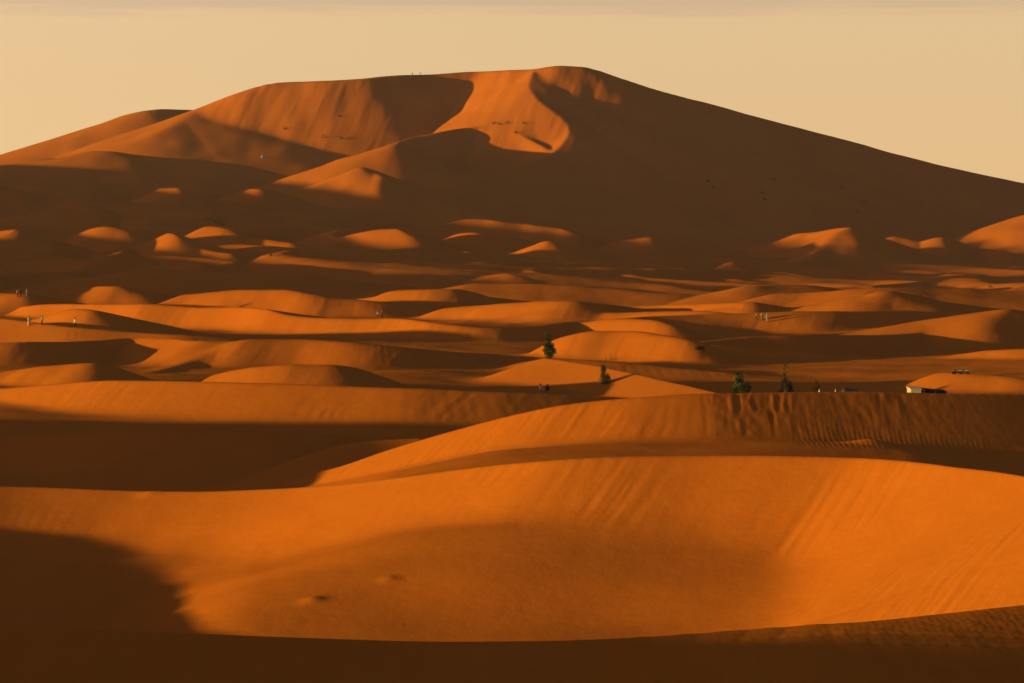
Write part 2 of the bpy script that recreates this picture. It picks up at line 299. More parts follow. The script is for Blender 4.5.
# ------------------------------------------------------------------ terrain mesh
def axis_u():
    st=1.25/QUAL
    c=np.arange(-40,1065,st); out=[1065.0]; s=st
    while out[-1]<6500: s=min(s*1.06,140); out.append(out[-1]+s)
    right=np.array(out); left=1024-right[::-1]
    return np.concatenate([left,c,right])
def axis_y():
    y=[3.0]
    while y[-1]<2700:
        v=y[-1]
        r=.03 if v<45 else .0024 if v<165 else .00125 if v<900 else .0014 if v<1700 else .0011 if v<2060 else .006
        y.append(v*(1+r/QUAL))
    return np.array(y)
def build_terrain():
    ua=axis_u(); ya=axis_y(); nu,ny=len(ua),len(ya)
    y=np.repeat(ya[:,None],nu,1).astype(f32); x=((ua[None,:]-UC)*ya[:,None]/F).astype(f32)
    z=height_grid(x,y,ua,ya); z=detail(x,y,z)
    co=np.stack([x,y,z],-1).reshape(-1,3).astype(f32)
    i=np.arange(ny-1)[:,None]*nu+np.arange(nu-1)[None,:]
    q=np.stack([i,i+1,i+nu+1,i+nu],-1).reshape(-1,4).astype(np.int32)
    me=bpy.data.meshes.new('sand_dunes'); nq=len(q)
    me.vertices.add(len(co)); me.vertices.foreach_set('co',co.ravel())
    me.loops.add(nq*4); me.loops.foreach_set('vertex_index',q.ravel())
    me.polygons.add(nq); me.polygons.foreach_set('loop_start',np.arange(0,nq*4,4,dtype=np.int32))
    me.polygons.foreach_set('loop_total',np.full(nq,4,np.int32))
    me.polygons.foreach_set('use_smooth',np.ones(nq,bool))
    me.update(); 
    o=bpy.data.objects.new('sand_dunes',me); C.objects.link(o); o['kind']='structure'
    print('terrain',nu,ny,nu*ny)
    return o,(ua,ya,z)
import time; t0=time.time()
terrain,(UA,YA,ZZ)=build_terrain()
print('terrain time',time.time()-t0)
def ground_z(x,y):
    u=x*F/y+UC; j=np.interp(u,UA,np.arange(len(UA))); i=np.interp(y,YA,np.arange(len(YA)))
    i0,j0=int(i),int(j); a,b=i-i0,j-j0
    return float(ZZ[i0,j0]*(1-a)*(1-b)+ZZ[i0+1,j0]*a*(1-b)+ZZ[i0,j0+1]*(1-a)*b+ZZ[i0+1,j0+1]*a*b)
# ------------------------------------------------------------------ materials
def new_mat(name):
    m=bpy.data.materials.new(name); m.use_nodes=True; nt=m.node_tree; b=nt.nodes['Principled BSDF']
    return m,nt,b
def sand_mat():
    m,nt,b=new_mat('sand'); N=nt.nodes.new; L=nt.links.new
    b.inputs['Roughness'].default_value=1.0; b.inputs['Specular IOR Level'].default_value=0.0
    tc=N('ShaderNodeTexCoord')
    def noise(scale,detail=4,vec=None,rough=.5):
        n=N('ShaderNodeTexNoise'); n.inputs['Scale'].default_value=scale; n.inputs['Detail'].default_value=detail; n.inputs['Roughness'].default_value=rough
        L(vec or tc.outputs['Object'],n.inputs['Vector']); return n.outputs['Fac']
    def ma(op,a,b):
        n=N('ShaderNodeMath'); n.operation=op
        for k,v in enumerate((a,b)):
            if isinstance(v,(int,float)): n.inputs[k].default_value=v
            else: L(v,n.inputs[k])
        return n.outputs[0]
    mp=N('ShaderNodeMapping'); mp.inputs['Scale'].default_value=(1,.35,2.2); L(tc.outputs['Object'],mp.inputs['Vector'])
    f=ma('ADD',ma('MULTIPLY',noise(.02,5,mp.outputs[0]),.55),ma('ADD',ma('MULTIPLY',noise(.35,6,mp.outputs[0],.65),.3),ma('MULTIPLY',noise(7,3,None,.7),.07)))
    cr=N('ShaderNodeValToRGB'); cr.color_ramp.elements[0].position=.36; cr.color_ramp.elements[1].position=.64
    cr.color_ramp.elements[0].color=(.56,.158,.016,1); cr.color_ramp.elements[1].color=(.66,.200,.022,1)
    L(f,cr.inputs['Fac']); L(cr.outputs['Color'],b.inputs['Base Color'])
    # wind ripples and grain
    wv=N('ShaderNodeTexWave'); wv.wave_type='BANDS'; wv.bands_direction='X'; wv.inputs['Scale'].default_value=1.9; wv.inputs['Distortion'].default_value=5; wv.inputs['Detail'].default_value=2; wv.inputs['Detail Scale'].default_value=.6
    L(tc.outputs['Object'],wv.inputs['Vector'])
    hgt=ma('ADD',ma('MULTIPLY',wv.outputs['Fac'],.0012),ma('ADD',ma('MULTIPLY',noise(2.2,5,None,.6),.014),ma('MULTIPLY',noise(.5,4,None,.6),.07)))
    bp=N('ShaderNodeBump'); bp.inputs['Strength'].default_value=.8; bp.inputs['Distance'].default_value=1.0; L(hgt,bp.inputs['Height']); L(bp.outputs['Normal'],b.inputs['Normal'])
    return m
terrain.data.materials.append(sand_mat())
# ------------------------------------------------------------------ things on the sand
def hit(u,v,y0=100):
    """where the line of sight through (u,v) meets the sand"""
    j=int(round(np.interp(u,UA,np.arange(len(UA))))); i0=int(np.searchsorted(YA,y0))
    d=ZZ[i0:,j]-(ZC-(v-VH)*YA[i0:]/F); k=np.argmax(d>=0)
    if d[k]<0: k=int(np.argmax(d))
    y=float(YA[i0+k]); return X(u,y),y
def flat_mat(name,col,rough=.9,var=.12,scale=6.0):
    m,nt,b=new_mat(name); N=nt.nodes.new; L=nt.links.new
    b.inputs['Roughness'].default_value=rough; b.inputs['Specular IOR Level'].default_value=.15
    tc=N('ShaderNodeTexCoord'); n=N('ShaderNodeTexNoise'); n.inputs['Scale'].default_value=scale; n.inputs['Detail'].default_value=4
    L(tc.outputs['Object'],n.inputs['Vector']); cr=N('ShaderNodeValToRGB'); L(n.outputs['Fac'],cr.inputs['Fac'])
    cr.color_ramp.elements[0].position=.3; cr.color_ramp.elements[1].position=.7
    cr.color_ramp.elements[0].color=(*[c*(1-var) for c in col],1); cr.color_ramp.elements[1].color=(*[min(1,c*(1+var)) for c in col],1)
    L(cr.outputs['Color'],b.inputs['Base Color']); return m
def link_mesh(name,bm,mat,parent=None,smooth_=False):
    me=bpy.data.meshes.new(name); bm.normal_update(); bm.to_mesh(me); bm.free()
    if smooth_: me.polygons.foreach_set('use_smooth',[True]*len(me.polygons))
    me.materials.append(mat); o=bpy.data.objects.new(name,me); C.objects.link(o)
    if parent: o.parent=parent
    return o
def thing(name,label,cat,loc,rz=0,group=None,scale=1):
    o=bpy.data.objects.new(name,None); C.objects.link(o); o.location=loc; o.rotation_euler=(0,0,rz); o.scale=(scale,)*3
    o['label']=label; o['category']=cat; o.empty_display_size=.3
    if group: o['group']=group
    return o
def loft(bm,rings,n=14,cap=True):
    """rings: (centre, rx, ry) stacked; elliptical cross-sections"""
    vs=[]
    for (c,rx,ry) in rings:
        vs.append([bm.verts.new((c[0]+rx*math.cos(2*math.pi*k/n),c[1]+ry*math.sin(2*math.pi*k/n),c[2])) for k in range(n)])
    for a,b in zip(vs,vs[1:]):
        for k in range(n): bm.faces.new((a[k],a[(k+1)%n],b[(k+1)%n],b[k]))
    if cap: bm.faces.new(vs[0][::-1]); bm.faces.new(vs[-1])
def tube(bm,pts,rad,n=8):
    pts=[Vector(p) for p in pts]; rad=rad if isinstance(rad,(list,tuple)) else [rad]*len(pts); vs=[]
    for k,p in enumerate(pts):
        d=(pts[min(k+1,len(pts)-1)]-pts[max(k-1,0)]).normalized(); a=d.orthogonal().normalized()
        if k and abs(d.dot(ref))<.99: a=(ref-d*ref.dot(d)).normalized()
        ref=a; b=d.cross(a)
        vs.append([bm.verts.new(p+(a*math.cos(2*math.pi*q/n)+b*math.sin(2*math.pi*q/n))*rad[k]) for q in range(n)])
    for a,b in zip(vs,vs[1:]):
        for q in range(n): bm.faces.new((a[q],a[(q+1)%n],b[(q+1)%n],b[q]))
    bm.faces.new(vs[0][::-1]); bm.faces.new(vs[-1])
def box(bm,c,s,rot=0,bev=0):
    r=bmesh.ops.create_cube(bm,size=1); vs=r['verts']
    bmesh.ops.scale(bm,vec=s,verts=vs)
    if rot: bmesh.ops.rotate(bm,cent=(0,0,0),matrix=Matrix.Rotation(rot,3,'Y'),verts=vs)
    bmesh.ops.translate(bm,vec=c,verts=vs)
    if bev:
        es=list({e for v in vs for e in v.link_edges}); bmesh.ops.bevel(bm,geom=es,offset=bev,segments=2,affect='EDGES')
from mathutils import Vector,Matrix
M_skin=flat_mat('skin',(.30,.16,.09)); M_hair=flat_mat('dark_hair',(.02,.015,.012))
CLOTH={k:flat_mat('cloth_'+k,c,var=.1) for k,c in dict(white=(.60,.55,.49),pink=(.66,.40,.38),black=(.022,.02,.024),navy=(.035,.045,.09),
   grey=(.27,.29,.34),red=(.38,.05,.035),brown=(.12,.06,.035),blue=(.12,.18,.32),cream=(.62,.52,.40)).items()}
# -------- people: one skinned body each, clothes and hair on it
def skin_body(joints,edges,rads,root):
    me=bpy.data.meshes.new('person_body'); me.from_pydata([joints[k] for k in joints],[],[]) if False else None
    names=list(joints); idx={n:i for i,n in enumerate(names)}
    me=bpy.data.meshes.new('body'); me.from_pydata([joints[n] for n in names],[(idx[a],idx[b]) for a,b in edges],[])
    o=bpy.data.objects.new('body_tmp',me); C.objects.link(o)
    md=o.modifiers.new('s','SKIN'); md.use_smooth_shade=True
    for n in names:
        sv=me.skin_vertices[0].data[idx[n]]; sv.radius=(rads[n],)*2 if not isinstance(rads[n],tuple) else rads[n]; sv.use_root=(n==root)
    sd=o.modifiers.new('d','SUBSURF'); sd.levels=1; sd.render_levels=1
    bpy.context.view_layer.update()
    dg=bpy.context.evaluated_depsgraph_get(); out=bpy.data.meshes.new_from_object(o.evaluated_get(dg)); bpy.data.objects.remove(o)
    out.name='body'; out.materials.clear(); out.materials.append(M_skin); return out
def person_meshes(pose):
    J={};R_={}
    def add(n,p,r): J[n]=p; R_[n]=r
    sit=pose=='sit'
    hz=.32 if sit else .93
    add('pelvis',(0,0,hz),(.15,.11)); add('waist',(0,.01,hz+.17),(.125,.10)); add('chest',(0,.02,hz+.36),(.16,.11)); add('neck0',(0,.01,hz+.52),.06)
    add('neck',(0,-.005,hz+.58),.052); add('jaw',(0,-.02,hz+.64),.07); add('head',(0,-.01,hz+.72),.095); add('crown',(0,0,hz+.79),.07); add('nose',(0,-.115,hz+.69),.017)
    E=[('pelvis','waist'),('waist','chest'),('chest','neck0'),('neck0','neck'),('neck','jaw'),('jaw','head'),('head','crown'),('head','nose')]
    for s,t in ((-1,'l'),(1,'r')):
        add('ear'+t,(s*.1,0,hz+.70),.015); E.append(('head','ear'+t))
        add('hip'+t,(s*.09,0,hz-.04),.088)
        if sit: k=(s*.14,-.40,.46); an=(s*.15,-.46,.08); to=(s*.15,-.64,.04)
        else:
            st={'stand':0,'walk':.17*s,'lean':.05*s}[pose]; k=(s*.10,-.03-st*.6,.49); an=(s*.11,.03-st*1.1,.085); to=(s*.12,-.14-st*1.1,.035)
        add('knee'+t,k,.058); add('ankle'+t,an,.04); add('toe'+t,to,.035)
        E+= [('pelvis','hip'+t),('hip'+t,'knee'+t),('knee'+t,'ankle'+t),('ankle'+t,'toe'+t)]
        sh=(s*.17,.02,hz+.46); add('sh'+t,sh,.055)
        if sit: el=(s*.27,-.10,hz+.22); wr=(s*.17,-.34,hz+.16)
        elif pose=='walk': el=(s*.25,.05+s*.12,hz+.18); wr=(s*.24,-.06+s*.2,hz-.04)
        elif pose=='lean': el=(s*.26,-.04,hz+.19); wr=(s*.12,-.24,hz+.12)
        else: el=(s*.24,.03,hz+.17); wr=(s*.25,-.03,hz-.07)
        add('el'+t,el,.04); add('wr'+t,wr,.027)
        w=Vector(wr); d=(w-Vector(el)).normalized(); side=Vector((s,0,0)); nrm=d.cross(side).normalized(); sp=d.cross(nrm).normalized()
        add('palm'+t,tuple(w+d*.055),(.032,.02)); E+= [('chest','sh'+t),('sh'+t,'el'+t),('el'+t,'wr'+t),('wr'+t,'palm'+t)]
        for q,(off,ln) in enumerate(((-.027,.07),(-.009,.08),(.009,.075),(.027,.06))):
            a=w+d*.07+sp*off; b=a+d*ln*.5+nrm*.01; c=a+d*ln*.9+nrm*.03
            add('f%d%s'%(q,t),tuple(a),.009); add('g%d%s'%(q,t),tuple(b),.0085); add('h%d%s'%(q,t),tuple(c),.008)
            E+= [('palm'+t,'f%d%s'%(q,t)),('f%d%s'%(q,t),'g%d%s'%(q,t)),('g%d%s'%(q,t),'h%d%s'%(q,t))]
        a=w+d*.03+sp*.04; add('t0'+t,tuple(a),.011); add('t1'+t,tuple(a+d*.045+sp*.02),.009); E+= [('wr'+t,'t0'+t),('t0'+t,'t1'+t)]
    return J,E,R_
_body={}
def person(u,v,pose,label,top,legs,head='hair',skirt=False,rz=0,group=None,scale=1,yoff=0,headcol=None,hh=None):
    if pose not in _body:
        J,E,R_=person_meshes(pose); _body[pose]=(skin_body(J,E,R_,'pelvis'),J)
    me,J=_body[pose]
    x,y=hit(u,v,hh or 100); y+=yoff; x=X(u,y); g=ground_z(x,y)
    t=thing('person',label,'person',(x,y,g-.015),rz,group,scale)
    b=bpy.data.objects.new('body',me); C.objects.link(b); b.parent=t
    hz=J['pelvis'][2]
    bm=bmesh.new(); T=[]
    z0=hz-(.02 if pose=='sit' else .12)
    loft(bm,[((0,.01,z0),.185,.145),((0,.01,hz+.08),.165,.13),((0,.015,hz+.2),.15,.125),((0,.02,hz+.36),.195,.14),((0,.02,hz+.46),.185,.115),((0,.01,hz+.53),.085,.075)])
    for s in 'lr':
        p=[Vector(J['sh'+s]),Vector(J['el'+s]),Vector(J['wr'+s])]
        tube(bm,[p[0]-(p[1]-p[0])*.12,p[0].lerp(p[1],.5),p[1],p[1].lerp(p[2],.85)],[.075,.068,.056,.05],10)
    link_mesh('shirt',bm,CLOTH[top],t,True)
    bm=bmesh.new()
    if skirt:
        loft(bm,[((0,0,.07),.29,.25),((0,0,.4),.25,.21),((0,0,.75),.21,.17),((0,.01,hz+.06),.17,.135)]); link_mesh('long_skirt',bm,CLOTH[legs],t,True)
    else:
        for s in 'lr':
            h,k,a=Vector(J['hip'+s]),Vector(J['knee'+s]),Vector(J['ankle'+s])
            tube(bm,[h+Vector((0,0,.07)),h.lerp(k,.4),k,k.lerp(a,.5),a+(k-a)*.06],[.115,.098,.078,.07,.062],10)
        link_mesh('trousers',bm,CLOTH[legs],t,True)
    bm=bmesh.new(); c=Vector(J['head'])
    if head=='scarf':
        loft(bm,[((0,.02,c.z-.17),.15,.12),((0,.015,c.z-.09),.10,.10),((0,.02,c.z),.118,.118),((0,.01,c.z+.08),.115,.115),((0,.01,c.z+.135),.06,.06)]); link_mesh('headscarf',bm,CLOTH[headcol or 'white'],t,True)
    else:
        loft(bm,[((0,.045,c.z-.06),.085,.07),((0,.035,c.z),.108,.098),((0,.02,c.z+.06),.108,.108),((0,.01,c.z+.115),.075,.08),((0,.01,c.z+.13),.03,.03)]); link_mesh('hair',bm,M_hair,t,True)
    return t
G='people out on the dunes'
person(17.6,297,'stand','person in a pale top and reddish trousers, left of the far-left trio','white','red','hair',rz=.5,group=G)
person(21,297.3,'lean','person in black clothes in the middle of the trio on the far left dune','black','black','hair',rz=-.4,group=G)
person(27,297,'stand','person in pale grey clothes at the right of the trio on the far left dune','grey','grey','scarf',headcol='grey',rz=.2,group=G)
person(29,325.5,'stand','person in white with a pale pink long skirt at the left dune crest','white','pink','hair',skirt=True,rz=.3,group=G)
person(42,326,'walk','person in a blue-grey top and dark trousers beside the bright hump at left','grey','black','scarf',headcol='blue',rz=-1.0,group=G)
person(75,328.5,'stand','person in a white top with reddish headscarf and black trousers before the bright hump','white','black','scarf',headcol='red',rz=-.5,group=G)
person(540.6,392,'sit','person in white sitting on the long dune crest at the centre','white','cream','hair',rz=2.6,group=G)
person(547.6,392.3,'sit','person in dark clothes sitting beside the one in white on the central crest','black','navy','hair',rz=3.3,group=G)
person(756.5,322,'stand','person in cream clothes standing left of the small group on the bright dunes','cream','brown','hair',rz=1.2,group=G,hh=560)
person(762,322,'stand','person in a pale pink top, middle of the small group on the bright dunes','pink','grey','hair',rz=.4,group=G,hh=560)
person(767,323,'stand','person in blue-grey clothes, rightmost of the small group on the bright dunes','grey','grey','scarf',headcol='pink',rz=-.3,group=G,hh=560)
person(377.5,318.5,'walk','person in grey walking in the shaded trough behind the long bright dune','grey','brown','hair',rz=-1.3,group=G,hh=560)
person(382,318.5,'walk','person in dark clothes walking behind another in the shaded trough','brown','black','hair',rz=-1.3,group=G,hh=560)
person(412.3,74.3,'stand','tiny person in dark clothes on the skyline of the great dune, left of two','black','navy','hair',rz=.3,group=G,hh=1500,yoff=2)
person(420.2,74.1,'stand','tiny person in dark clothes on the skyline of the great dune, right of two','navy','black','hair',rz=.3,group=G,hh=1500,yoff=2)
# -------- plants
def leaf_mat(name,c0,c1):
    m,nt,b=new_mat(name); N=nt.nodes.new; L=nt.links.new; b.inputs['Roughness'].default_value=.7; b.inputs['Specular IOR Level'].default_value=.2
    g=N('ShaderNodeNewGeometry'); cr=N('ShaderNodeValToRGB'); L(g.outputs['Random Per Island'],cr.inputs['Fac'])
    cr.color_ramp.elements[0].color=(*c0,1); cr.color_ramp.elements[1].color=(*c1,1); L(cr.outputs['Color'],b.inputs['Base Color']); return m
M_leaf=leaf_mat('tamarisk_leaves',(.045,.07,.012),(.13,.16,.03)); M_dry=leaf_mat('dry_leaves',(.05,.055,.018),(.14,.13,.04)); M_bark=flat_mat('bark',(.09,.06,.035))
def plant(name,x,y,h,w,label,cat,lobes,leaf=.11,nleaf=900,mat=None,group=None,seed=1,sink=.05,stems=3):
    """lobes: (dx,dz_low,dz_high,radius) in units of w and h"""
    r=random.Random(seed); t=thing(name,label,cat,(x,y,ground_z(x,y)-sink),r.random()*.4,group)
    bs=bmesh.new(); ends=[]
    for (dx,z0,z1,rad) in lobes:
        for k in range(stems):
            a=r.random()*6.28; e=Vector((dx*w+math.cos(a)*rad*w*.5,math.sin(a)*rad*w*.5,h*(z0+(z1-z0)*(.55+.4*r.random()))))
            m=Vector((e.x*.45,e.y*.45,e.z*.5)); tube(bs,[(r.uniform(-.05,.05)*w,r.uniform(-.05,.05)*w,0),m,e],[.035*h/2.5,.024*h/2.5,.008*h/2.5],6); ends.append(e)
    link_mesh('stems',bs,M_bark,t)
    bl=bmesh.new(); tot=sum(l[3]**2*(l[2]-l[1]) for l in lobes)
    for (dx,z0,z1,rad) in lobes:
        n=int(nleaf*rad**2*(z1-z0)/tot); cl=[]
        for k in range(max(5,n//22)):
            f=r.random()**.8; a=r.random()*6.28; q=rad*w*(1-.75*f**2)*math.sqrt(r.random())
            cl.append(Vector((dx*w+math.cos(a)*q,math.sin(a)*q,h*(z0+(z1-z0)*f))))
        for k in range(n):
            c=cl[k%len(cl)]; s=leaf*(.6+.8*r.random()); sp=leaf*1.9
            p=c+Vector((r.gauss(0,sp*.55),r.gauss(0,sp*.55),r.gauss(0,sp*.8)))
            if p.z<.03: p.z=.03+r.random()*.1
            a=Vector((r.gauss(0,1),r.gauss(0,1),r.gauss(.6,1))).normalized(); b=a.orthogonal().normalized()
            bl.faces.new([bl.verts.new(p+a*s),bl.verts.new(p+b*s*.35),bl.verts.new(p-a*s*.6),bl.verts.new(p-b*s*.35)])
    link_mesh('foliage',bl,mat or M_leaf,t); return t
def pl(name,u,v,hpx,wpx,*a,y=None,hh=100,extra=0,**k):
    if y is None: x,y=hit(u,v,hh)
    x=X(u,y); h=hpx*y/F+extra; w=wpx*y/F
    return plant(name,x,y,h,w,*a,**k)
pl('tamarisk_tree',549,358.5,25,12,'tall narrow green tamarisk tree on the dune crest at the centre','tree',[(-.12,.15,1.0,.30),(.22,.05,.5,.38),(-.1,.0,.45,.3)],leaf=.16,nleaf=2600,seed=3)
pl('tamarisk_bush',604,384,17,13,'small pointed green bush below the tall tamarisk, in the shaded trough','bush',[(-.05,.0,1.0,.3),(.25,.0,.5,.3)],leaf=.13,nleaf=1500,seed=5,hh=400)
pl('tamarisk_bush',742,392,17,21,'round green bush standing up behind the gullied dune crest','bush',[(-.15,.0,1.0,.34),(.2,.0,.62,.36),(-.35,0,.5,.2)],leaf=.12,nleaf=2600,seed=8,y=288.5,extra=1.1,sink=.1)
pl('tamarisk_tree',786,392,26,18,'dark bushy tree with a thin sparse top behind the gullied crest','tree',[(0,.0,.55,.42),(-.05,.4,1.0,.16),(.2,.0,.42,.3)],leaf=.11,nleaf=2000,seed=12,y=289,extra=1.2,sink=.1,mat=M_dry)
pl('tamarisk_bush',817,392,8,11,'low olive bush beside the white peaked tent behind the crest','bush',[(0,0,1,.4),(-.3,0,.7,.25)],leaf=.07,nleaf=420,seed=15,y=289.5,extra=1.3,sink=.1,mat=M_dry)
for k,(du,hp,lb) in enumerate(((-5,6,'thin dry shoot on the bright dune, left of three above the small bush'),(0,7,'thin dry shoot on the bright dune, middle of three above the small bush'),(5,6,'thin dry shoot on the bright dune, right of three above the small bush'))):
    pl('dry_shoot',611+du,361,hp,4,lb,'plant',[(0,0,1,.35)],leaf=.06,nleaf=60,seed=20+k,mat=M_dry,group='dry shoots on the bright dune',hh=400,stems=4)
for k,(u_,v_,hp,lb) in enumerate(((215,225,4,'left tuft of dry scrub on the small lit dune in the shade'),(219,225,6,'middle tuft of dry scrub on the small lit dune in the shade'),(222,225.5,5,'right tuft of dry scrub on the small lit dune in the shade'),
        (990,288,4,'dark shrub on the edge of the sunlit dunes at far right'),(271,257,4,'dark shrub in the shaded hollow at left'))):
    pl('desert_shrub',u_,v_,hp,hp*1.1,lb,'shrub',[(0,0,1,.45)],leaf=.16,nleaf=160,seed=30+k,mat=M_dry,group='scattered desert shrubs',hh=600)
GD=[(285,130,5,10,'dark shrub clump on the lit left face of the great dune'),(324,138,6,10,'dark shrub clump right of the first on the lit face'),(341,139,5,7,'small dark shrub at the foot of the shaded hollow'),(340,117,3,6,'faint shrub high on the lit left shoulder'),
    (494,124,4,7,'first tuft from the left in the row above the sand bowl'),(500,125,4,6,'second tuft from the left in the row above the sand bowl'),(508,124.5,4,6,'third tuft from the left in the row above the sand bowl'),(524,125,4,7,'tuft right of the row above the sand bowl'),(516,134,4,5,'lone tuft just below the row above the sand bowl'),
    (708,183,4,6,'upper of two close shrubs on the shaded flank'),(713,189,4,7,'lower of two close shrubs on the shaded flank'),(774,181,4,7,'shrub highest in the middle of the shaded flank'),(762,194,4,7,'left shrub of the middle cluster on the shaded flank'),
    (765,201,4,4,'small shrub under the middle cluster on the shaded flank'),(841,189,4,11,'wide dark shrub high on the right of the shaded flank'),(864,203,4,9,'dark shrub right of and below the wide one'),(857,213,4,7,'lowest dark shrub on the right of the shaded flank')]
for k,(u_,v_,hp,wp,lb) in enumerate(GD):
    pl('desert_shrub',u_,v_,hp*.62,wp*.62,lb,'shrub',[(-.2,0,1,.3),(.25,0,.8,.3)],leaf=.26,nleaf=150,seed=60+k,mat=M_dry,group='shrubs on the great dune',hh=1300,sink=.3)
# -------- camp behind the gullied crest
M_wall=flat_mat('pale_canvas',(.52,.47,.38)); M_tarp=flat_mat('dark_tarp',(.055,.05,.055)); M_blue=flat_mat('blue_grey_tarp',(.10,.12,.17)); M_pole=flat_mat('wooden_pole',(.12,.07,.04)); M_canvas=flat_mat('white_canvas',(.74,.70,.66)); M_dark=flat_mat('dark_opening',(.015,.012,.012))
def camp_house(u,vtop,y,lx,h,label):
    x=X(u,y); top=Z(vtop,y); t=thing('camp_hut',label,'hut',(x,y,top-h),.0)
    w=lx; d=3.2
    bm=bmesh.new(); box(bm,(w*.14,0,h*.46),(w*.28,d,h*.92)); link_mesh('pale_wall',bm,M_wall,t)
    bm=bmesh.new(); box(bm,(w*.64,.35,h*.43),(w*.70,d-.8,h*.84)); link_mesh('dark_wall',bm,M_tarp,t)
    bm=bmesh.new(); box(bm,(w*.14,0,h*.955),(w*.31,d+.2,h*.06)); link_mesh('pale_roof',bm,M_wall,t)
    bm=bmesh.new(); vs=[bm.verts.new(p) for p in ((w*.30,-d/2,h*.96),(w*1.02,-d/2-.2,h*.80),(w*1.02,d/2,h*.80),(w*.30,d/2,h*.96))]
    f=bm.faces.new(vs); bmesh.ops.solidify(bm,geom=[f],thickness=.06); link_mesh('tarp_roof',bm,M_tarp,t)
    for k in range(3):
        bm=bmesh.new(); px=w*(.36+.31*k); tube(bm,[(px,-d/2-.05,0),(px,-d/2-.05,h*(.93-.08*k*.8))],.035); link_mesh('pole',bm,M_pole,t)
    bm=bmesh.new(); box(bm,(w*.42,-d/2+.42,h*.5),(w*.12,.06,h*.7)); link_mesh('doorway',bm,M_dark,t)
    return t
camp_house(909,387.2,320,3.9,2.2,'pale-walled camp hut with a long dark sloping roof behind the crest')
def tarp_tent(u,vtop,y,w,h,mat,label,name='low_tent',d=2.6,rz=0):
    x=X(u,y); t=thing(name,label,'tent',(x,y,Z(vtop,y)-h),rz)
    bm=bmesh.new(); P=[(0,-d/2,h*.35),(w*.25,-d/2,h*.62),(w*.7,-d/2,h*.6),(w,-d/2,h*.3)]; Q=[(0,0,h*.62),(w*.25,0,h),(w*.7,0,h*.94),(w,0,h*.55)]; S_=[(a,-b,c) for a,b,c in P]
    rows=[[bm.verts.new(p) for p in r] for r in (P,Q,S_)]; fs=[]
    for a,b in zip(rows,rows[1:]):
        for k in range(3): fs.append(bm.faces.new((a[k],a[k+1],b[k+1],b[k])))
    bmesh.ops.solidify(bm,geom=fs,thickness=.04); link_mesh('canopy',bm,mat,t)
    for (px,pz) in ((w*.25,h),(w*.7,h*.94)):
        bm=bmesh.new(); tube(bm,[(px,0,0),(px,0,pz)],.03); link_mesh('pole',bm,M_pole,t)
    for yy in (-d/2,d/2):
        for (xa,za,xb) in ((0,h*.35,-.5),(w,h*.3,w+.5)):
            bm=bmesh.new(); tube(bm,[(xa,yy,za),(xb,yy*1.3,0)],.012,5); link_mesh('guy_rope',bm,M_pole,t)
    return t
tarp_tent(838,387.6,318,2.6,1.9,M_blue,'low blue-grey tarp tent behind the crest, left of the pale hut')
def peaked(u,vtop,y,w,h,label):
    x=X(u,y); t=thing('peaked_tent',label,'tent',(x,y,Z(vtop,y)-h),.3)
    bm=bmesh.new(); n=6; base_=[bm.verts.new((w/2*math.cos(2*math.pi*k/n),w/2*math.sin(2*math.pi*k/n),0)) for k in range(n)]; mid=[bm.verts.new((w*.36*math.cos(2*math.pi*k/n),w*.36*math.sin(2*math.pi*k/n),h*.45)) for k in range(n)]; ap=bm.verts.new((0,0,h))
    for k in range(n): bm.faces.new((base_[k],base_[(k+1)%n],mid[(k+1)%n],mid[k])); bm.faces.new((mid[k],mid[(k+1)%n],ap))
    link_mesh('canvas',bm,M_canvas,t)
    bm=bmesh.new(); tube(bm,[(0,0,h*.9),(0,0,h+.12)],.02); link_mesh('pole_tip',bm,M_pole,t); return t
peaked(819.5,388.2,316,.9,1.6,'tiny white peaked tent beside the low olive bush')
peaked(835.5,388.4,317,.55,1.5,'tiny pinkish-white peaked tent in front of the blue-grey tarp')
_x,_y=hit(264,158,1500); 
def far_tent():
    t=thing('canvas_tent','small pale tent in the shade under the left shoulder of the great dune','tent',(_x,_y,ground_z(_x,_y)-.1),.3)
    bm=bmesh.new(); w,d,h=2.6,2.2,1.6
    v=[bm.verts.new(p) for p in ((-w/2,-d/2,0),(w/2,-d/2,0),(w/2,d/2,0),(-w/2,d/2,0),(-w/2,0,h),(w/2,0,h))]
    for f in ((0,1,5,4),(2,3,4,5),(0,4,3),(1,2,5)): bm.faces.new([v[k] for k in f])
    link_mesh('canvas',bm,M_wall,t)
    bm=bmesh.new(); tube(bm,[(-w/2-.2,0,h),(w/2+.2,0,h)],.05); link_mesh('ridge_pole',bm,M_pole,t)
far_tent()
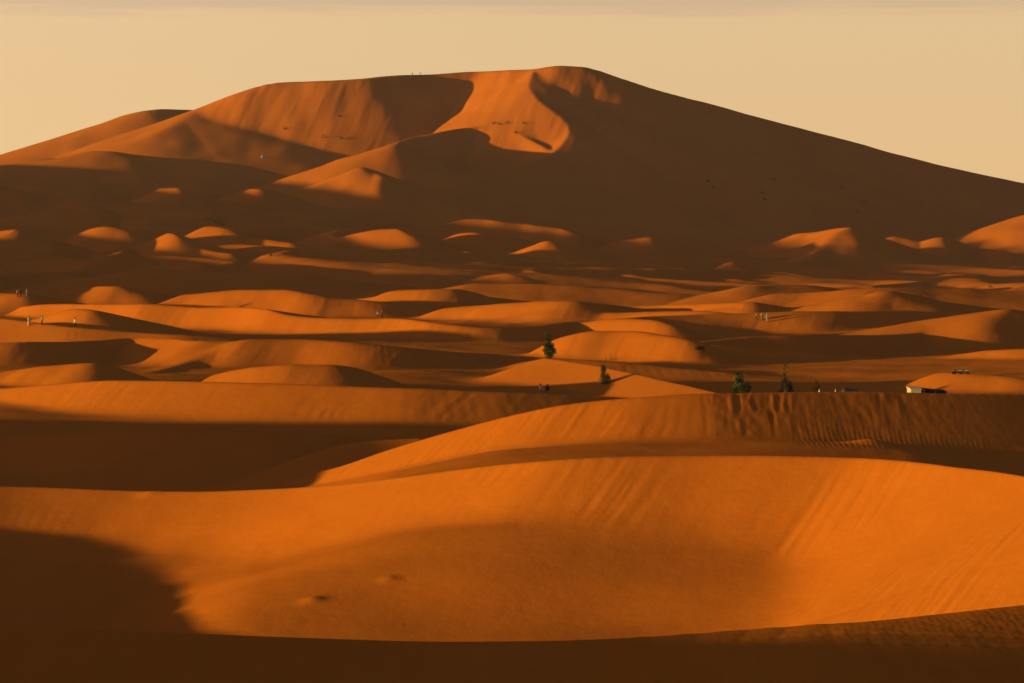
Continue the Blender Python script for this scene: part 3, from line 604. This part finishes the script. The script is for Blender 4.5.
# -------- quad bikes
M_rub=flat_mat('tyre_rubber',(.015,.014,.014)); M_steel=flat_mat('dull_steel',(.12,.11,.10),rough=.5); M_body=flat_mat('dark_red_plastic',(.06,.014,.012),rough=.5); M_pale=flat_mat('pale_plastic',(.62,.58,.54),rough=.5)
def quad(u,v,rz,label,mbody,hh):
    x,y=hit(u,v,hh); t=thing('quad_bike',label,'quad bike',(x,y,ground_z(x,y)-.03),rz,'quad bikes parked on the dunes',.8)
    for sx in (-.58,.58):
        for sy in (-.42,.42):
            bm=bmesh.new(); tor=[]; n=18
            for k in range(n):
                a=2*math.pi*k/n; ring=[]
                for q in range(8):
                    b=2*math.pi*q/8; rr=.20+.09*math.cos(b); ring.append(bm.verts.new((sx+rr*math.cos(a),sy+.13*math.sin(b),.29+rr*math.sin(a))))
                tor.append(ring)
            for k in range(n):
                for q in range(8): bm.faces.new((tor[k][q],tor[(k+1)%n][q],tor[(k+1)%n][(q+1)%8],tor[k][(q+1)%8]))
            wh=link_mesh('wheel',bm,M_rub,t,True)
            bm=bmesh.new(); tube(bm,[(sx,sy-.07,.29),(sx,sy+.07,.29)],.13,12); link_mesh('rim',bm,M_steel,wh)
    bm=bmesh.new(); box(bm,(0,0,.42),(1.0,.30,.24),bev=.05); tube(bm,[(-.58,-.42,.29),(-.58,.42,.29)],.03); tube(bm,[(.58,-.42,.29),(.58,.42,.29)],.03); link_mesh('chassis',bm,M_steel,t)
    bm=bmesh.new(); box(bm,(.28,0,.62),(.5,.34,.22),bev=.06); link_mesh('fairing',bm,mbody,t)
    for sx in (-.58,.58):
        for sy in (-.42,.42):
            bm=bmesh.new(); box(bm,(sx,sy,.63),(.52,.28,.05),bev=.02); link_mesh('mudguard',bm,mbody,t)
    bm=bmesh.new(); box(bm,(-.22,0,.72),(.66,.28,.13),bev=.05); link_mesh('seat',bm,M_rub,t)
    bm=bmesh.new(); tube(bm,[(.34,0,.7),(.24,0,.95)],.025); tube(bm,[(.16,-.36,.98),(.24,-.1,.95),(.24,.1,.95),(.16,.36,.98)],.018); link_mesh('handlebar',bm,M_steel,t)
    bm=bmesh.new(); 
    for yy in (-.2,0,.2): tube(bm,[(-.85,yy,.74),(-.45,yy,.74)],.012,5)
    link_mesh('rear_rack',bm,M_steel,t); return t
quad(700,350,.5,'dark quad bike parked where the two dune crests meet, right of centre',M_body,440)
quad(957,374.5,.2,'quad bike with pale mudguards, left of two on the hump above the hut',M_pale,400)
quad(964.5,374.5,-.1,'quad bike with pale mudguards, right of two on the hump above the hut',M_pale,400)
# ------------------------------------------------------------------ the plain that carries on beyond the dunes, and the air
def build_plain():
    bm=bmesh.new(); rr=[0,300,900,1800,2600,3200,4500,8000,16000]; n=72; rings=[]
    rg=random.Random(4)
    for r in rr:
        ring=[]
        for k in range(n if r else 1):
            a=2*math.pi*k/n; ring.append(bm.verts.new((r*math.cos(a),r*math.sin(a)+600,-16+(rg.uniform(-5,5) if 2600<r<10000 else 0))))
        rings.append(ring)
    for k in range(n): bm.faces.new((rings[0][0],rings[1][k],rings[1][(k+1)%n]))
    for a,b in zip(rings[1:],rings[2:]):
        for k in range(n): bm.faces.new((a[k],b[k],b[(k+1)%n],a[(k+1)%n]))
    o=link_mesh('ground',bm,bpy.data.materials['sand'],None,True); o['kind']='structure'
build_plain()
HAZE=5e-5
if HAZE>0:
    bm=bmesh.new(); box(bm,(0,1200,64),(5600,3400,168)); 
    m=bpy.data.materials.new('haze'); m.use_nodes=True; nt=m.node_tree; nt.nodes.clear()
    out=nt.nodes.new('ShaderNodeOutputMaterial'); pv=nt.nodes.new('ShaderNodeVolumePrincipled'); pv.inputs['Density'].default_value=HAZE
    pv.inputs['Color'].default_value=(.88,.80,1,1); pv.inputs['Anisotropy'].default_value=.3
    nt.links.new(pv.outputs[0],out.inputs['Volume']); o=link_mesh('haze',bm,m); o['kind']='stuff'
# ------------------------------------------------------------------ camera
cd=bpy.data.cameras.new('camera'); cam=bpy.data.objects.new('camera',cd); C.objects.link(cam)
cam.location=(0,0,ZC); cam.rotation_euler=(math.pi/2,0,0)
cd.sensor_width=36; cd.lens=F/1024*36; cd.shift_y=-(341.5-VH)/1024; cd.clip_start=.5; cd.clip_end=60000
scene.camera=cam
# ------------------------------------------------------------------ light
e=math.radians(SUN_E); a=math.radians(SUN_A)
from mathutils import Vector
S=Vector((-math.cos(e)*math.cos(a),-math.cos(e)*math.sin(a),math.sin(e)))
sl=bpy.data.lights.new('sun','SUN'); so=bpy.data.objects.new('sun',sl); C.objects.link(so)
so.rotation_euler=S.to_track_quat('Z','Y').to_euler(); so.location=(-300,-100,200)
sl.energy=5; sl.angle=math.radians(.7); sl.color=(1,.655,.11)
w=bpy.data.worlds.new('World'); scene.world=w; w.use_nodes=True; nt=w.node_tree
bg=nt.nodes['Background']; N=nt.nodes.new; L=nt.links.new
sky=N('ShaderNodeTexSky'); sky.sky_type='NISHITA'; sky.sun_disc=False; sky.sun_elevation=e
sky.sun_rotation=math.atan2(S.x,S.y)   # clockwise from +Y
sky.dust_density=4; sky.air_density=1.5
bg.inputs['Strength'].default_value=.1
def mathn(op,a,b=None,clamp=False):
    n=N('ShaderNodeMath'); n.operation=op; n.use_clamp=clamp
    for k,v in enumerate((a,b)):
        if v is None: continue
        if isinstance(v,(int,float)): n.inputs[k].default_value=v
        else: L(v,n.inputs[k])
    return n.outputs[0]
tc=N('ShaderNodeTexCoord'); sp=N('ShaderNodeSeparateXYZ'); L(tc.outputs['Generated'],sp.inputs[0])
z=sp.outputs['Z']
# golden dusk band over the horizon
t=mathn('MULTIPLY',z,1/.13); cr=N('ShaderNodeValToRGB'); L(t,cr.inputs['Fac'])
el=cr.color_ramp.elements
cols=[(0,(9.0,5.8,2.65)),(.1,(8.9,5.95,2.9)),(.35,(8.5,5.9,3.1)),(.48,(8.3,5.8,3.1)),(.75,(2.6,2.0,1.5)),(1,(.55,.45,.42))]
el[0].position=0; el[1].position=1
for p,c in cols[1:-1]: el.new(p)
for k,(p,c) in enumerate(cols): el[k].position=p; el[k].color=(*[q/14.1 for q in c],1)
# thin mauve cloud sheet low over the horizon, and more glow towards the sun
cm=N('ShaderNodeMapping'); cm.inputs['Scale'].default_value=(7,7,130); L(tc.outputs['Generated'],cm.inputs['Vector'])
cn=N('ShaderNodeTexNoise'); cn.inputs['Scale'].default_value=1.6; cn.inputs['Detail'].default_value=6; cn.inputs['Roughness'].default_value=.6; L(cm.outputs[0],cn.inputs['Vector'])
zz_=mathn('ADD',z,mathn('MULTIPLY',mathn('SUBTRACT',cn.outputs['Fac'],.5),.014))
cf=mathn('MULTIPLY',mathn('MULTIPLY',mathn('SUBTRACT',zz_,.0612),1/.0035,True),mathn('MULTIPLY',mathn('SUBTRACT',.13,z),12,True))
cx=N('ShaderNodeMix'); cx.data_type='RGBA'; L(mathn('MULTIPLY',cf,.8),cx.inputs[0]); L(cr.outputs['Color'],cx.inputs[6]); cx.inputs[7].default_value=(.47,.325,.23,1)
left_=mathn('MULTIPLY',mathn('MAXIMUM',mathn('MULTIPLY',sp.outputs['X'],-1),0),.4)
back_=mathn('MULTIPLY',mathn('MAXIMUM',mathn('MULTIPLY',sp.outputs['Y'],-1),0),-.85)
gain=mathn('MULTIPLY',mathn('ADD',1,mathn('ADD',left_,back_)),10)
mx=N('ShaderNodeMix'); mx.data_type='RGBA'; mx.blend_type='MIX'
mu=N('ShaderNodeMix'); mu.data_type='RGBA'; mu.blend_type='MULTIPLY'; mu.inputs[0].default_value=1
L(sky.outputs[0],mu.inputs[6]); mu.inputs[7].default_value=(.66,.72,1.3,1)
vm=N('ShaderNodeVectorMath'); vm.operation='SCALE'; L(gain,vm.inputs[3]); L(cx.outputs[2],vm.inputs[0])
fac=mathn('SUBTRACT',1,mathn('MULTIPLY',mathn('MAXIMUM',mathn('SUBTRACT',z,.07),0),1/.10,True),True)
L(fac,mx.inputs[0]); L(mu.outputs[2],mx.inputs[6]); L(vm.outputs[0],mx.inputs[7])
L(mx.outputs[2],bg.inputs['Color'])
vs=scene.view_settings; vs.view_transform='Standard'; vs.look='None'; vs.gamma=1; vs.exposure=.43
try: vs.use_curve_mapping=False
except: pass
scene.cycles.max_bounces=4; scene.cycles.diffuse_bounces=2
